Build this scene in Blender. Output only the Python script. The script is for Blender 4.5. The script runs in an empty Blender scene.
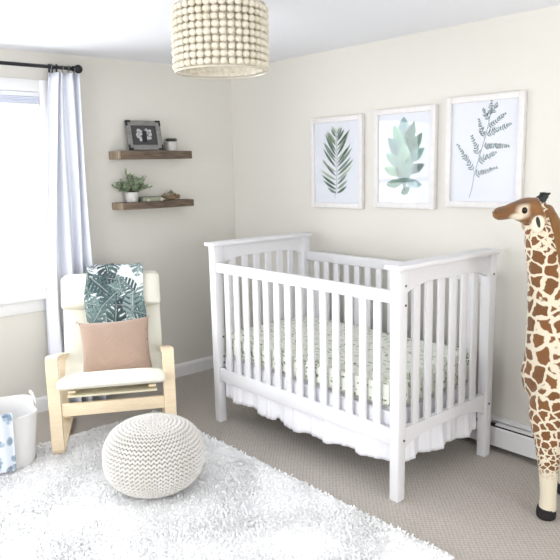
import bpy, bmesh, math, random
import numpy as np
from mathutils import Vector, Matrix
random.seed(7); np.random.seed(7)
S = bpy.context.scene
C = S.collection
PI = math.pi

# ------------------------------------------------------------------ camera
F_PX, PITCH, YAW, ROLL = 673.8, math.radians(9.589), math.radians(40.93), math.radians(-1.15)
CAM = Vector((-3.098, -4.080, 1.501))
fw = Vector((math.sin(YAW)*math.cos(PITCH), math.cos(YAW)*math.cos(PITCH), -math.sin(PITCH)))
rt = Vector((math.cos(YAW), -math.sin(YAW), 0)); up = rt.cross(fw)
rt2 = rt*math.cos(ROLL) + up*math.sin(ROLL); up2 = up*math.cos(ROLL) - rt*math.sin(ROLL)
cd = bpy.data.cameras.new('camera'); cam = bpy.data.objects.new('camera', cd); C.objects.link(cam)
cd.sensor_width = 36; cd.lens = F_PX/560*36; cd.clip_start = .05; cd.clip_end = 60
M = Matrix((( rt2.x, up2.x, -fw.x, CAM.x), (rt2.y, up2.y, -fw.y, CAM.y), (rt2.z, up2.z, -fw.z, CAM.z), (0, 0, 0, 1)))
cam.matrix_world = M
S.camera = cam

# ------------------------------------------------------------------ world, lights, exposure
S.view_settings.view_transform = 'Standard'; S.view_settings.look = 'None'
S.view_settings.gamma = 1; S.view_settings.use_curve_mapping = False
S.view_settings.exposure = 0.0
w = bpy.data.worlds.new('world'); S.world = w; w.use_nodes = True
w.node_tree.nodes['Background'].inputs[0].default_value = (.93, .965, 1, 1)
w.node_tree.nodes['Background'].inputs[1].default_value = 3.0
def area(name, loc, rot, sx, sy, e, col=(1, 1, 1)):
    l = bpy.data.lights.new(name, 'AREA'); l.shape = 'RECTANGLE'; l.size = sx; l.size_y = sy
    l.energy = e; l.color = col
    o = bpy.data.objects.new(name, l); C.objects.link(o); o.location = loc; o.rotation_euler = rot
    return o
XL, YF, ZC = -4.3, -5.3, 2.2      # left wall, front wall, ceiling height
area('daylight_back_window', (-2.06, .30, 1.33), (-PI/2, 0, 0), 1.18, 1.2, 36, (.94, .97, 1))
area('daylight_left_window', (XL-.30, -1.7, 1.15), (0, -PI/2-.05, 0), 1.7, 2.6, 54, (.97, .98, 1))
area('daylight_front_window', (-2.2, YF-.30, 1.15), (PI/2+.15, 0, 0), 3.0, 1.7, 56, (1, .985, .96))

# ------------------------------------------------------------------ materials
def mat(name, col, rough=.6, metal=0, spec=.4, bump=None, var=None, sheen=0, trans=0):
    """col base colour; bump=(scale,strength,dist); var=(scale, col2, lo, hi) noise mix"""
    m = bpy.data.materials.new(name); m.use_nodes = True; nt = m.node_tree
    b = nt.nodes['Principled BSDF']
    b.inputs['Base Color'].default_value = (*col, 1); b.inputs['Roughness'].default_value = rough
    b.inputs['Metallic'].default_value = metal; b.inputs['Specular IOR Level'].default_value = spec
    if sheen: b.inputs['Sheen Weight'].default_value = sheen
    tc = nt.nodes.new('ShaderNodeTexCoord')
    if var:
        n = nt.nodes.new('ShaderNodeTexNoise'); n.inputs['Scale'].default_value = var[0]; n.inputs['Detail'].default_value = 4
        nt.links.new(tc.outputs['Object'], n.inputs['Vector'])
        mr = nt.nodes.new('ShaderNodeMapRange'); mr.inputs[1].default_value = var[2]; mr.inputs[2].default_value = var[3]
        nt.links.new(n.outputs[0], mr.inputs[0])
        mx = nt.nodes.new('ShaderNodeMix'); mx.data_type = 'RGBA'
        mx.inputs[6].default_value = (*col, 1); mx.inputs[7].default_value = (*var[1], 1)
        nt.links.new(mr.outputs[0], mx.inputs[0]); nt.links.new(mx.outputs[2], b.inputs['Base Color'])
    if bump:
        n = nt.nodes.new('ShaderNodeTexNoise'); n.inputs['Scale'].default_value = bump[0]; n.inputs['Detail'].default_value = 3
        nt.links.new(tc.outputs['Object'], n.inputs['Vector'])
        bp = nt.nodes.new('ShaderNodeBump'); bp.inputs['Strength'].default_value = bump[1]; bp.inputs['Distance'].default_value = bump[2]
        nt.links.new(n.outputs[0], bp.inputs['Height']); nt.links.new(bp.outputs[0], b.inputs['Normal'])
    return m
def vmat(name, rough=.8, attr='col', bump=None, spec=.2):
    m = mat(name, (1, 1, 1), rough, spec=spec, bump=bump); nt = m.node_tree
    a = nt.nodes.new('ShaderNodeAttribute'); a.attribute_name = attr
    nt.links.new(a.outputs['Color'], nt.nodes['Principled BSDF'].inputs['Base Color'])
    return m
def wood(name, c1, c2, scale=(1, 14, 14), rough=.55):
    m = mat(name, c1, rough); nt = m.node_tree; b = nt.nodes['Principled BSDF']
    tc = nt.nodes['Texture Coordinate'] if 'Texture Coordinate' in nt.nodes else nt.nodes.new('ShaderNodeTexCoord')
    mp = nt.nodes.new('ShaderNodeMapping'); mp.inputs['Scale'].default_value = scale
    n = nt.nodes.new('ShaderNodeTexNoise'); n.inputs['Scale'].default_value = 4; n.inputs['Detail'].default_value = 6; n.inputs['Distortion'].default_value = .6
    mx = nt.nodes.new('ShaderNodeMix'); mx.data_type = 'RGBA'; mx.inputs[6].default_value = (*c1, 1); mx.inputs[7].default_value = (*c2, 1)
    mr = nt.nodes.new('ShaderNodeMapRange'); mr.inputs[1].default_value = .35; mr.inputs[2].default_value = .65
    L = nt.links.new
    L(tc.outputs['Object'], mp.inputs[0]); L(mp.outputs[0], n.inputs['Vector']); L(n.outputs[0], mr.inputs[0]); L(mr.outputs[0], mx.inputs[0]); L(mx.outputs[2], b.inputs['Base Color'])
    bp = nt.nodes.new('ShaderNodeBump'); bp.inputs['Strength'].default_value = .15; bp.inputs['Distance'].default_value = .002
    L(n.outputs[0], bp.inputs['Height']); L(bp.outputs[0], b.inputs['Normal'])
    return m
def glass(name, rough=.0, f=.5):
    m = bpy.data.materials.new(name); m.use_nodes = True; nt = m.node_tree; nt.nodes.clear()
    o = nt.nodes.new('ShaderNodeOutputMaterial'); t = nt.nodes.new('ShaderNodeBsdfTransparent'); g = nt.nodes.new('ShaderNodeBsdfGlossy')
    g.inputs['Roughness'].default_value = rough; lw = nt.nodes.new('ShaderNodeLayerWeight'); lw.inputs[0].default_value = .5
    pw = nt.nodes.new('ShaderNodeMath'); pw.operation = 'POWER'; pw.inputs[1].default_value = 4; nt.links.new(lw.outputs['Facing'], pw.inputs[0])
    fr = nt.nodes.new('ShaderNodeMath'); fr.operation = 'MULTIPLY_ADD'; fr.inputs[1].default_value = .9; fr.inputs[2].default_value = .022; nt.links.new(pw.outputs[0], fr.inputs[0])
    mx = nt.nodes.new('ShaderNodeMixShader'); L = nt.links.new
    L(fr.outputs[0], mx.inputs[0]); L(t.outputs[0], mx.inputs[1]); L(g.outputs[0], mx.inputs[2]); L(mx.outputs[0], o.inputs[0])
    return m

m_wall = mat('cream_wall_paint', (.72, .697, .642), .85, bump=(260, .05, .001))
m_ceil = mat('white_ceiling_paint', (.87, .88, .92), .9)
m_trim = mat('white_trim_paint', (.86, .86, .86), .45)
m_crib = mat('white_crib_lacquer', (.775, .77, .79), .5, spec=.25)
m_bolt = mat('dark_bolt', (.12, .12, .12), .4, .6)
m_black = mat('matte_black_metal', (.02, .021, .025), .45, .3)
m_frame = mat('whitewashed_frame', (.76, .74, .73), .5, var=(30, (.73, .705, .695), .4, .6))
m_print = mat('print_paper', (.76, .78, .84), .7)
m_glass = glass('picture_glass', .0)
m_wglass = glass('window_glass', 0)
m_birch = wood('birch_veneer', (.86, .72, .52), (.80, .65, .45), (3, 3, 22), .45)
m_cream = mat('cream_cotton_cushion', (.82, .80, .69), .9, bump=(400, .2, .001), sheen=.2)
m_shelf = wood('weathered_wood', (.20, .145, .10), (.085, .06, .045), (2.5, 22, 30), .75)
m_shelfend = wood('pale_cut_wood_end', (.40, .31, .22), (.25, .19, .13), (20, 20, 6), .75)
m_curtain = mat('white_curtain_cotton', (.82, .84, .91), .9, bump=(300, .1, .001))
m_pouf = mat('cream_knit_cotton', (.76, .735, .70), .95, bump=(500, .3, .001), var=(9, (.72, .695, .65), .45, .7))
m_rug = mat('white_shag', (.94, .94, .94), .95)
m_basket = mat('white_canvas', (.74, .73, .72), .9, bump=(250, .3, .002))
m_skirt = mat('white_voile', (.88, .88, .92), .9, bump=(60, .15, .003))
m_bead = mat('cream_wood_bead', (.70, .65, .54), .6, var=(18, (.63, .58, .46), .45, .65))
m_tan = None
m_heater = mat('white_enamel_heater', (.78, .78, .79), .4)
m_dark = mat('dark_heater_slot', (.02, .02, .02), .8)
m_pot = mat('white_ceramic_pot', (.60, .59, .57), .5, var=(40, (.50, .49, .47), .5, .7))
m_soil = mat('dark_soil', (.05, .04, .03), .95)
m_leaf = mat('sage_leaf', (.18, .25, .14), .6, var=(40, (.30, .36, .24), .4, .6))
m_leafd = mat('dark_green_succulent', (.05, .07, .05), .6, var=(60, (.12, .10, .08), .4, .6))
m_stem = mat('brown_stem', (.14, .10, .06), .8)
m_gframe = wood('grey_distressed_wood', (.25, .245, .23), (.19, .185, .175), (6, 6, 20), .7)
m_hoof = mat('black_plush_hoof', (.02, .017, .02), .85, bump=(300, .4, .002))
m_eye = mat('dark_glass_eye', (.02, .01, .007), .2, spec=.3)
m_mane = mat('brown_plush_mane', (.23, .115, .04), .95, bump=(200, .6, .004), var=(14, (.20, .09, .025), .35, .65), sheen=.3)
m_blackfur = mat('charcoal_plush', (.04, .045, .04), .95, bump=(300, .6, .003))
m_creamfur = mat('cream_plush', (.78, .70, .55), .95, bump=(300, .5, .003), sheen=.3)
m_vfur = None

# ------------------------------------------------------------------ mesh helpers
class B:
    def __init__(s): s.bm = bmesh.new()
    def _merge(s, t, mx=None):
        if mx is not None: bmesh.ops.transform(t, matrix=mx, verts=t.verts)
        me = bpy.data.meshes.new('tmp'); t.to_mesh(me); t.free(); s.bm.from_mesh(me); bpy.data.meshes.remove(me)
    def box(s, lo, hi, bev=0, mx=None, seg=2):
        t = bmesh.new(); bmesh.ops.create_cube(t, size=1)
        for v in t.verts: v.co = Vector([(lo[i]+hi[i])/2 + v.co[i]*(hi[i]-lo[i]) for i in range(3)])
        if bev: bmesh.ops.bevel(t, geom=t.edges[:], offset=bev, segments=seg, affect='EDGES', profile=.5)
        s._merge(t, mx); return s
    def prism(s, pts, axis, a, b, bev=0):
        """pts 2D polygon in the two other axes, extruded along axis from a to b"""
        t = bmesh.new(); o = [i for i in range(3) if i != axis]
        def mk(p, k):
            c = [0, 0, 0]; c[o[0]] = p[0]; c[o[1]] = p[1]; c[axis] = k; return t.verts.new(c)
        v0 = [mk(p, a) for p in pts]; v1 = [mk(p, b) for p in pts]; n = len(pts)
        t.faces.new(v0[::-1]); t.faces.new(v1)
        for i in range(n): t.faces.new([v0[i], v0[(i+1) % n], v1[(i+1) % n], v1[i]])
        bmesh.ops.recalc_face_normals(t, faces=t.faces[:])
        if bev: bmesh.ops.bevel(t, geom=t.edges[:], offset=bev, segments=2, affect='EDGES')
        s._merge(t); return s
    def ell(s, c, r, mx=None, sub=2):
        t = bmesh.new(); bmesh.ops.create_icosphere(t, subdivisions=sub, radius=1)
        m = Matrix.Translation(c) @ (mx or Matrix()) @ Matrix.Diagonal((*r, 1))
        s._merge(t, m); return s
    def tube(s, pts, r, seg=10, cap=True, flat=1.0):
        pts = [Vector(p) for p in pts]; n = len(pts); rs = r if isinstance(r, (list, tuple)) else [r]*n
        rings = []; prev = None
        for i, p in enumerate(pts):
            d = (pts[min(i+1, n-1)] - pts[max(i-1, 0)]).normalized()
            if prev is None:
                a = Vector((0, 0, 1)) if abs(d.z) < .9 else Vector((1, 0, 0)); x = d.cross(a).normalized()
            else: x = (prev - d*prev.dot(d)).normalized()
            prev = x; y = d.cross(x)
            rings.append([s.bm.verts.new(p + x*math.cos(2*PI*k/seg)*rs[i] + y*math.sin(2*PI*k/seg)*rs[i]*flat) for k in range(seg)])
        for i in range(n-1):
            for k in range(seg): s.bm.faces.new([rings[i][k], rings[i][(k+1) % seg], rings[i+1][(k+1) % seg], rings[i+1][k]])
        if cap: s.bm.faces.new(rings[0][::-1]); s.bm.faces.new(rings[-1])
        return s
    def lathe(s, prof, seg=32, c=(0, 0, 0), sq=2.0, sx=1, sy=1):
        rings = []
        for r, z in prof:
            ring = []
            for k in range(seg):
                a = 2*PI*k/seg; ca, sa = math.cos(a), math.sin(a)
                q = (abs(ca)**sq + abs(sa)**sq)**(-1/sq)
                ring.append(s.bm.verts.new((c[0]+r*sx*q*ca, c[1]+r*sy*q*sa, c[2]+z)))
            rings.append(ring)
        for i in range(len(rings)-1):
            for k in range(seg): s.bm.faces.new([rings[i][k], rings[i][(k+1) % seg], rings[i+1][(k+1) % seg], rings[i+1][k]])
        s.bm.faces.new(rings[0][::-1]); s.bm.faces.new(rings[-1])
        return s
    def poly(s, pts):
        s.bm.faces.new([s.bm.verts.new(p) for p in pts]); return s
    def grid(s, f, nu, nv):
        V = [[s.bm.verts.new(f(i/nu, j/nv)) for j in range(nv+1)] for i in range(nu+1)]
        for i in range(nu):
            for j in range(nv): s.bm.faces.new([V[i][j], V[i+1][j], V[i+1][j+1], V[i][j+1]])
        return s
    def sweep(s, path, width, thick, e=3.0, seg=28, x0=0, taper=None):
        """sweep a rounded rectangle (width in x, thickness in the normal) along a (y,z) path"""
        n = len(path); rings = []
        for i in range(n):
            a, b = path[max(i-1, 0)], path[min(i+1, n-1)]; d = Vector((0, b[0]-a[0], b[1]-a[1])).normalized()
            nn = Vector((0, -d.z, d.y)); p = Vector((x0, path[i][0], path[i][1]))
            t = i/(n-1); k = 1.0
            en = min(t, 1-t)*(n-1)
            k = [.55, .86, 1][int(min(en, 2))]
            if taper: kk = taper(t)
            else: kk = 1
            ring = []
            for q in range(seg):
                an = 2*PI*q/seg; ca, sa = math.cos(an), math.sin(an)
                rr = (abs(ca)**e + abs(sa)**e)**(-1/e)
                ring.append(s.bm.verts.new(p + Vector((1, 0, 0))*(rr*ca*width/2*kk*(1-.02*(k < 1))) + nn*(rr*sa*thick/2*k)))
            rings.append(ring)
        for i in range(n-1):
            for q in range(seg): s.bm.faces.new([rings[i][q], rings[i][(q+1) % seg], rings[i+1][(q+1) % seg], rings[i+1][q]])
        s.bm.faces.new(rings[0][::-1]); s.bm.faces.new(rings[-1])
        return s
    def to(s, name, m, parent=None, smooth=True, loc=None, rot=None, normals=True):
        if normals: bmesh.ops.recalc_face_normals(s.bm, faces=s.bm.faces[:])
        me = bpy.data.meshes.new(name); s.bm.to_mesh(me); s.bm.free()
        if m: me.materials.append(m)
        if smooth:
            me.polygons.foreach_set('use_smooth', [True]*len(me.polygons))
            try: me.set_sharp_from_angle(angle=math.radians(35))
            except Exception: pass
        o = bpy.data.objects.new(name, me); C.objects.link(o)
        if parent: o.parent = parent
        if loc: o.location = loc
        if rot: o.rotation_euler = rot
        return o
def tag(o, label, cat, group=None):
    o['label'] = label; o['category'] = cat
    if group: o['group'] = group
    return o
def thing(name, label, cat, loc=(0, 0, 0), rz=0, group=None):
    o = bpy.data.objects.new(name, None); C.objects.link(o); o.location = loc; o.rotation_euler = (0, 0, rz)
    o.empty_display_size = .1
    return tag(o, label, cat, group)
def struct(o): o['kind'] = 'structure'; return o
def copyc(src, parent, loc=None):
    c = src.copy(); C.objects.link(c); c.parent = parent
    if loc is not None: c.location = loc
    return c
def solid(o, t, off=0):
    md = o.modifiers.new('thickness', 'SOLIDIFY'); md.thickness = t; md.offset = off; return o
def sub(o, n=1):
    md = o.modifiers.new('smooth', 'SUBSURF'); md.levels = n; md.render_levels = n; return o
def catmull(pts, n):
    pts = [Vector(p) for p in pts]; P = [pts[0]*2-pts[1]] + pts + [pts[-1]*2-pts[-2]]; out = []
    for i in range(1, len(P)-2):
        for k in range(n):
            t = k/n; a, b, c, d = P[i-1:i+3]
            out.append(.5*((2*b) + (c-a)*t + (2*a-5*b+4*c-d)*t*t + (3*b-a-3*c+d)*t**3))
    out.append(P[-2]); return out
def set_col(me, cols, name='col'):
    a = me.color_attributes.new(name, 'FLOAT_COLOR', 'POINT')
    buf = np.ones((len(me.vertices), 4), dtype=np.float32); buf[:, :3] = cols
    a.data.foreach_set('color', buf.ravel())

# ------------------------------------------------------------------ room shell
def wall_x(name, y0, y1, holes, x=False, m=m_wall, at=0., t=.12):
    """wall along an axis with rectangular holes [(a0,a1,z0,z1)]"""
    b = B(); cur = y0
    def bx(a0, a1, z0, z1):
        if x: b.box((a0, min(at, at+t), z0), (a1, max(at, at+t), z1))
        else: b.box((min(at, at+t), a0, z0), (max(at, at+t), a1, z1))
    for a0, a1, z0, z1 in holes:
        bx(cur, a0, 0, ZC); bx(a0, a1, 0, z0); bx(a0, a1, z1, ZC); cur = a1
    bx(cur, y1, 0, ZC)
    return struct(b.to(name, m, smooth=False))
W1 = (-2.62, -1.445, .745, 1.965)       # window 1 opening in the back wall
W2 = (-3.0, -.4, .45, 2.1)             # window 2 in left wall
W3 = (-3.7, -.7, .45, 2.1)             # window 3 in front wall
wall_x('wall_back', XL-.12, .12, [W1], x=True, at=0)
wall_x('wall_right', YF-.12, 0, [], at=0)
wall_x('wall_left', YF-.12, 0, [W2], at=XL, t=-.12)
wall_x('wall_front', XL, 0, [W3], x=True, at=YF, t=-.12)
struct(B().box((XL-.12, YF-.12, ZC), (.12, .12, ZC+.1)).to('ceiling', m_ceil, smooth=False))
# carpet with a fine woven loop pattern
mc = mat('beige_loop_carpet', (.47, .40, .345), .97)
nt = mc.node_tree; L = nt.links.new; bs = nt.nodes['Principled BSDF']
tc = nt.nodes.new('ShaderNodeTexCoord'); mp = nt.nodes.new('ShaderNodeMapping'); mp.inputs['Rotation'].default_value = (0, 0, .78)
L(tc.outputs['Object'], mp.inputs[0])
vo = nt.nodes.new('ShaderNodeTexVoronoi'); vo.inputs['Scale'].default_value = 62; vo.inputs['Randomness'].default_value = .25
L(mp.outputs[0], vo.inputs['Vector'])
mr = nt.nodes.new('ShaderNodeMapRange'); mr.inputs[1].default_value = .15; mr.inputs[2].default_value = .62; mr.inputs[3].default_value = 0; mr.inputs[4].default_value = 1
L(vo.outputs['Distance'], mr.inputs[0])
mx = nt.nodes.new('ShaderNodeMix'); mx.data_type = 'RGBA'; mx.inputs[6].default_value = (.555, .51, .465, 1); mx.inputs[7].default_value = (.415, .375, .335, 1)
L(mr.outputs[0], mx.inputs[0])
no = nt.nodes.new('ShaderNodeTexNoise'); no.inputs['Scale'].default_value = 2.2; L(tc.outputs['Object'], no.inputs['Vector'])
mx2 = nt.nodes.new('ShaderNodeMix'); mx2.data_type = 'RGBA'; mx2.blend_type = 'MULTIPLY'; mx2.inputs[7].default_value = (.93, .93, .93, 1)
L(no.outputs[0], mx2.inputs[0]); L(mx.outputs[2], mx2.inputs[6]); L(mx2.outputs[2], bs.inputs['Base Color'])
bp = nt.nodes.new('ShaderNodeBump'); bp.inputs['Strength'].default_value = .6; bp.inputs['Distance'].default_value = .004; bp.invert = True
L(vo.outputs['Distance'], bp.inputs['Height']); L(bp.outputs[0], bs.inputs['Normal'])
struct(B().box((XL-.12, YF-.12, -.1), (.12, .12, 0)).to('floor', mc, smooth=False))

def base_prof(d): return [(0, 0), (d, 0), (d, .075), (d*.6, .09), (0, .095)]
b = B(); b.prism([(-p[0], p[1]) for p in base_prof(.015)], 0, XL, -.075); struct(b.to('baseboard_back', m_trim, smooth=False))
b = B(); b.prism([(XL+p[0], p[1]) for p in base_prof(.015)], 1, YF, -.015); struct(b.to('baseboard_left', m_trim, smooth=False))

def window(n, axis, at, out, hole, nsash):
    """double-hung window set in a wall. axis 'x' = along x at y=at ; out = sign pointing outdoors"""
    a0, a1, z0, z1 = hole
    root = bpy.data.objects.new('window_%d' % n, None); C.objects.link(root); struct(root)
    def bx(b, p0, p1, d0, d1, q0, q1, bev=.003):
        d0, d1 = sorted((at+out*d0, at+out*d1))
        if axis == 'x': b.box((p0, d0, q0), (p1, d1, q1), bev)
        else: b.box((d0, p0, q0), (d1, p1, q1), bev)
    b = B(); c = .07; g = .0
    for (p0, p1, q0, q1) in ((a0-c, a0, z0-.02, z1+c), (a1, a1+c, z0-.02, z1+c), (a0, a1, z1, z1+c)): bx(b, p0, p1, -.018, 0, q0, q1)
    bx(b, a0-c, a1+c, -.014, 0, z0-.10, z0-.02)
    b.to('casing', m_trim, root)
    b = B(); bx(b, a0-c-.02, a1+c+.02, -.05, .05, z0-.02, z0+.004); b.to('window_sill', m_trim, root)
    b = B(); j = .02
    for (p0, p1, q0, q1) in ((a0, a0+j, z0, z1), (a1-j, a1, z0, z1), (a0+j, a1-j, z1-j, z1), (a0+j, a1-j, z0+.004, z0+j)): bx(b, p0, p1, .0, .12, q0, q1)
    b.to('jamb', m_trim, root)
    wd = (a1-a0-2*j)/nsash; zm = (z0+z1)/2 - .01
    for k in range(nsash):
        p0 = a0+j+k*wd; p1 = p0+wd
        for (q0, q1, d) in ((z0+j, zm+.02, .035), (zm-.02, z1-j, .075)):
            b = B(); s = .038
            bx(b, p0, p0+s, d, d+.03, q0, q1); bx(b, p1-s, p1, d, d+.03, q0, q1); bx(b, p0+s, p1-s, d, d+.03, q0, q0+s); bx(b, p0+s, p1-s, d, d+.03, q1-s, q1)
            so = b.to('sash', m_trim, root)
            b = B(); bx(b, p0+s, p1-s, d+.013, d+.017, q0+s, q1-s, 0); b.to('pane', m_wglass, so, smooth=False)
    return root
window(1, 'x', 0, 1, W1, 1)
window(2, 'y', XL, -1, W2, 3)
window(3, 'x', YF, -1, W3, 3)

# ------------------------------------------------------------------ window shade
t = thing('window_shade', 'white pleated shade drawn up tight at the top of the bright window', 'window shade', (-2.0325, -.002, 1.972))
B().box((-.586, -.012, -.035), (.586, .014, -.008), .003).to('headrail', m_curtain, t)
b = B()
for k in range(4): b.box((-.582, -.014, -.045-.009*k), (.582, .014, -.037-.009*k), .003)
b.to('pleats', mat('shade_fabric', (.72, .76, .88), .9), t)
B().box((-.584, -.013, -.086), (.584, .015, -.074), .003).to('bottom_rail', m_trim, t)

# ------------------------------------------------------------------ curtain and rod
RZ = 2.105; RY = -.09
t = thing('curtain_rod', 'black metal curtain rod with ball finial above the window', 'curtain rod', (-1.24, RY, RZ))
B().tube([(-1.75, 0, 0), (.0, 0, 0)], .0105, 14).to('rod', m_black, t)
b = B(); b.tube([(-.02, 0, 0), (-.008, 0, 0)], .016, 16).ell((.018, 0, 0), (.026, .026, .026), sub=3); b.tube([(-.045, 0, 0), (-.035, 0, 0)], .0145, 16)
b.to('finial', m_black, t)
for xx in (-.12, -1.62):
    b = B(); b.box((xx-.008, .0, -.006), (xx+.008, .082, .006), .002); b.box((xx-.014, .082, -.04), (xx+.014, .09, .03), .003)
    b.tube([(xx, 0, -.017), (xx, -.016, -.006), (xx, -.016, .008), (xx, 0, .016)], .004, 8); b.box((xx-.006, -.006, -.045), (xx+.006, .004, -.012), .002)
    b.to('bracket', m_black, t)
cl = B()
def cur(u, v):     # u across, v top->bottom
    z = 2.075*(1-v) + .01*v
    xr0, xr1 = -1.40, -1.235
    sp = 1 + .85*min(v*1.5, 1)**.8
    cx = -1.318 - .045*min(v*1.8, 1)**.8; x = cx + (u-.5)*(xr1-xr0)*sp
    am = .026 + .022*v
    y = RY + .004 + am*math.sin(u*2*PI*3.6+.5+.5*v) + .006*math.sin(u*17+v*4)
    x += .012*math.sin(v*5+u*9)
    return Vector((x, min(y, -.032), z))
cl.grid(cur, 90, 46)
ct = tag(solid(cl.to('curtain', m_curtain), .003), 'white curtain panel gathered in folds beside the window', 'curtain')
for k in range(5):
    xx = -1.395 + k*.036
    b = B(); b.tube([(xx, RY+.015*math.cos(a), RZ-.002+.015*math.sin(a)) for a in [2*PI*i/16 for i in range(17)]], .002, 6, cap=False)
    b.box((xx-.004, RY-.003, RZ-.036), (xx+.004, RY+.003, RZ-.016), .001)
    b.to('curtain_ring', mat('grey_ring', (.3, .31, .33), .4, .6) if k == 0 else bpy.data.materials['grey_ring'], ct)

# ------------------------------------------------------------------ baseboard heater
HY1, HY0 = -.35, -4.6
t = thing('baseboard_heater', 'long white metal baseboard heater along the wall behind the crib', 'heater', (0, 0, 0))
B().box((-.012, HY0, .02), (0, HY1, .165), .001).to('back_panel', m_heater, t)
b = B(); b.prism([(-.072, .03), (-.066, .03), (-.066, .120), (-.060, .128), (-.064, .132), (-.072, .122)], 1, HY0, HY1); b.to('front_panel', m_heater, t, smooth=False)
b = B(); b.prism([(-.012, .155), (-.022, .157), (-.026, .150), (-.023, .150), (-.020, .153), (-.012, .151)], 1, HY0, HY1); b.to('top_lip', m_heater, t, smooth=False)
b = B(); b.prism([(-.034, .146), (-.053, .140), (-.054, .136), (-.034, .142)], 1, HY0, -2.27); b.to('damper', m_heater, t, smooth=False)
B().box((-.058, HY0+.01, .03), (-.013, HY1-.01, .131)).to('element', m_dark, t, smooth=False)
for y0 in (HY0-.008, HY1): B().box((-.073, y0, .005), (0, y0+.03, .167), .002).to('end_cap', m_heater, t)

# ------------------------------------------------------------------ crib
BX, BY, CW, CL, CH = -.876, -2.292, .754, 1.40, 1.077
t = thing('crib', 'white slatted wooden baby crib standing in front of the three leaf prints', 'crib', (BX, BY, 0))
P = .056
def crib_leg(px, py):
    b = B(); q = bmesh.new(); bmesh.ops.create_cube(q, size=1)
    b.box((px, py, 0), (px+P, py+P, CH-.022), .003)
    for v in b.bm.verts:
        if v.co.z < .01: v.co.x = px+P/2+(v.co.x-px-P/2)*.86; v.co.y = py+P/2+(v.co.y-py-P/2)*.86
    q.free(); return b
b0 = None
for px in (0, CW-P):
    for py in (0, CL-P):
        b = crib_leg(px, py); lg = b.to('leg', m_crib, t)
def arch(x0, x1, zb, rise, zt, n=14, top=False):
    bot = [(x0+(x1-x0)*i/n, zb + rise*(1-(2*i/n-1)**4)) for i in range(n+1)]
    return bot + [(x1, zt), (x0, zt)]
for k, y0 in enumerate((0, CL-P)):
    ye = y0 + (P-.028)/2
    B().prism(arch(P, CW-P, .945, .04, CH-.022), 1, ye, ye+.028).to('end_top_rail', m_crib, t, smooth=False)
    B().prism(arch(P, CW-P, .235, .045, .335), 1, ye, ye+.028).to('end_bottom_rail', m_crib, t, smooth=False)
    B().box((-.018, y0-.018, CH-.022), (CW+.002, y0+P+.018, CH), .006, seg=3).to('cap_rail', m_crib, t)
    for i in range(6):
        cx = P + (CW-2*P)*(i+1)/7
        B().box((cx-.023, ye+.006, .325), (cx+.023, ye+.020, .99), .003).to('slat', m_crib, t)
sl = None
for (x0, z0, z1, zb) in ((.008, .905, .962, .258), (CW-.008-.026, .905, .962, .258)):
    B().box((x0, P, z0), (x0+.026, CL-P, z1), .005).to('side_top_rail', m_crib, t)
    B().box((x0, P, zb), (x0+.026, CL-P, .335), .005).to('side_bottom_rail', m_crib, t)
    n = 14
    for i in range(n):
        cy = P + (CL-2*P)*(i+1)/(n+1)
        if sl is None:
            sl = B().box((-.0065, -.021, .325), (.0065, .021, .92), .003).to('slat', m_crib, t, loc=(x0+.013, cy, 0))
        else: copyc(sl, t, (x0+.013, cy, 0))
bl = None
for loc, ax in (((.040, 0, .985), 1), ((.040, 0, .86+.04), 1), ((CW-.026, 0, .955), 1), ((.040, 0, .285), 1), ((CW-.03, 0, .285), 1),
                ((.045, CL-P, .52), 1), ((.045, CL-P, .40), 1), ((.045, CL-P, .362), 1)):
    if bl is None:
        b = B(); b.tube([(0, -.002, 0), (0, .004, 0)], .0055, 10); bl = b.to('bolt', m_bolt, t, loc=loc)
    else: copyc(bl, t, loc)
# mattress with fitted sheet
ms = mat('leaf_print_sheet', (.80, .82, .74), .9); nt = ms.node_tree; L = nt.links.new; bs = nt.nodes['Principled BSDF']
tc = nt.nodes.new('ShaderNodeTexCoord'); no = nt.nodes.new('ShaderNodeTexNoise'); no.inputs['Scale'].default_value = 9; L(tc.outputs['Object'], no.inputs['Vector'])
ma = nt.nodes.new('ShaderNodeMixRGB'); ma.inputs[0].default_value = .12; L(tc.outputs['Object'], ma.inputs[1]); L(no.outputs['Color'], ma.inputs[2])
mp = nt.nodes.new('ShaderNodeMapping'); mp.inputs['Rotation'].default_value = (.5, .3, .6); mp.inputs['Scale'].default_value = (75, 22, 40); L(ma.outputs[0], mp.inputs[0])
vo = nt.nodes.new('ShaderNodeTexVoronoi'); vo.inputs['Scale'].default_value = 1; L(mp.outputs[0], vo.inputs['Vector'])
cr = nt.nodes.new('ShaderNodeValToRGB'); e = cr.color_ramp.elements; e[0].position = .0; e[0].color = (.16, .20, .13, 1); e[1].position = .62; e[1].color = (.86, .87, .80, 1)
e1 = cr.color_ramp.elements.new(.22); e1.color = (.30, .36, .24, 1); e2 = cr.color_ramp.elements.new(.34); e2.color = (.80, .83, .72, 1)
L(vo.outputs['Distance'], cr.inputs[0])
L(cr.outputs[0], bs.inputs['Base Color'])
t = thing('crib_mattress', 'crib mattress in a leafy green fitted sheet inside the crib', 'mattress', (BX+.039, BY+.062, .40))
lx, ly = CW-.078, CL-.124
b = B(); t_ = bmesh.new(); bmesh.ops.create_cube(t_, size=1)
for v in t_.verts: v.co = Vector(((v.co.x+.5)*lx, (v.co.y+.5)*ly, (v.co.z+.5)*.15))
bmesh.ops.bevel(t_, geom=t_.edges[:], offset=.028, segments=4, affect='EDGES'); bmesh.ops.subdivide_edges(t_, edges=[e for e in t_.edges if e.calc_length() > .1], cuts=40, use_grid_fill=True)
for v in t_.verts:
    if v.co.z > .02 and v.co.z < .13: v.co.x += .002*math.sin(v.co.y*70); 
    if v.co.z > .13: v.co.z += .003*math.sin(v.co.x*11)*math.sin(v.co.y*9)
b._merge(t_); b.to('fitted_sheet', ms, t)
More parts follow.
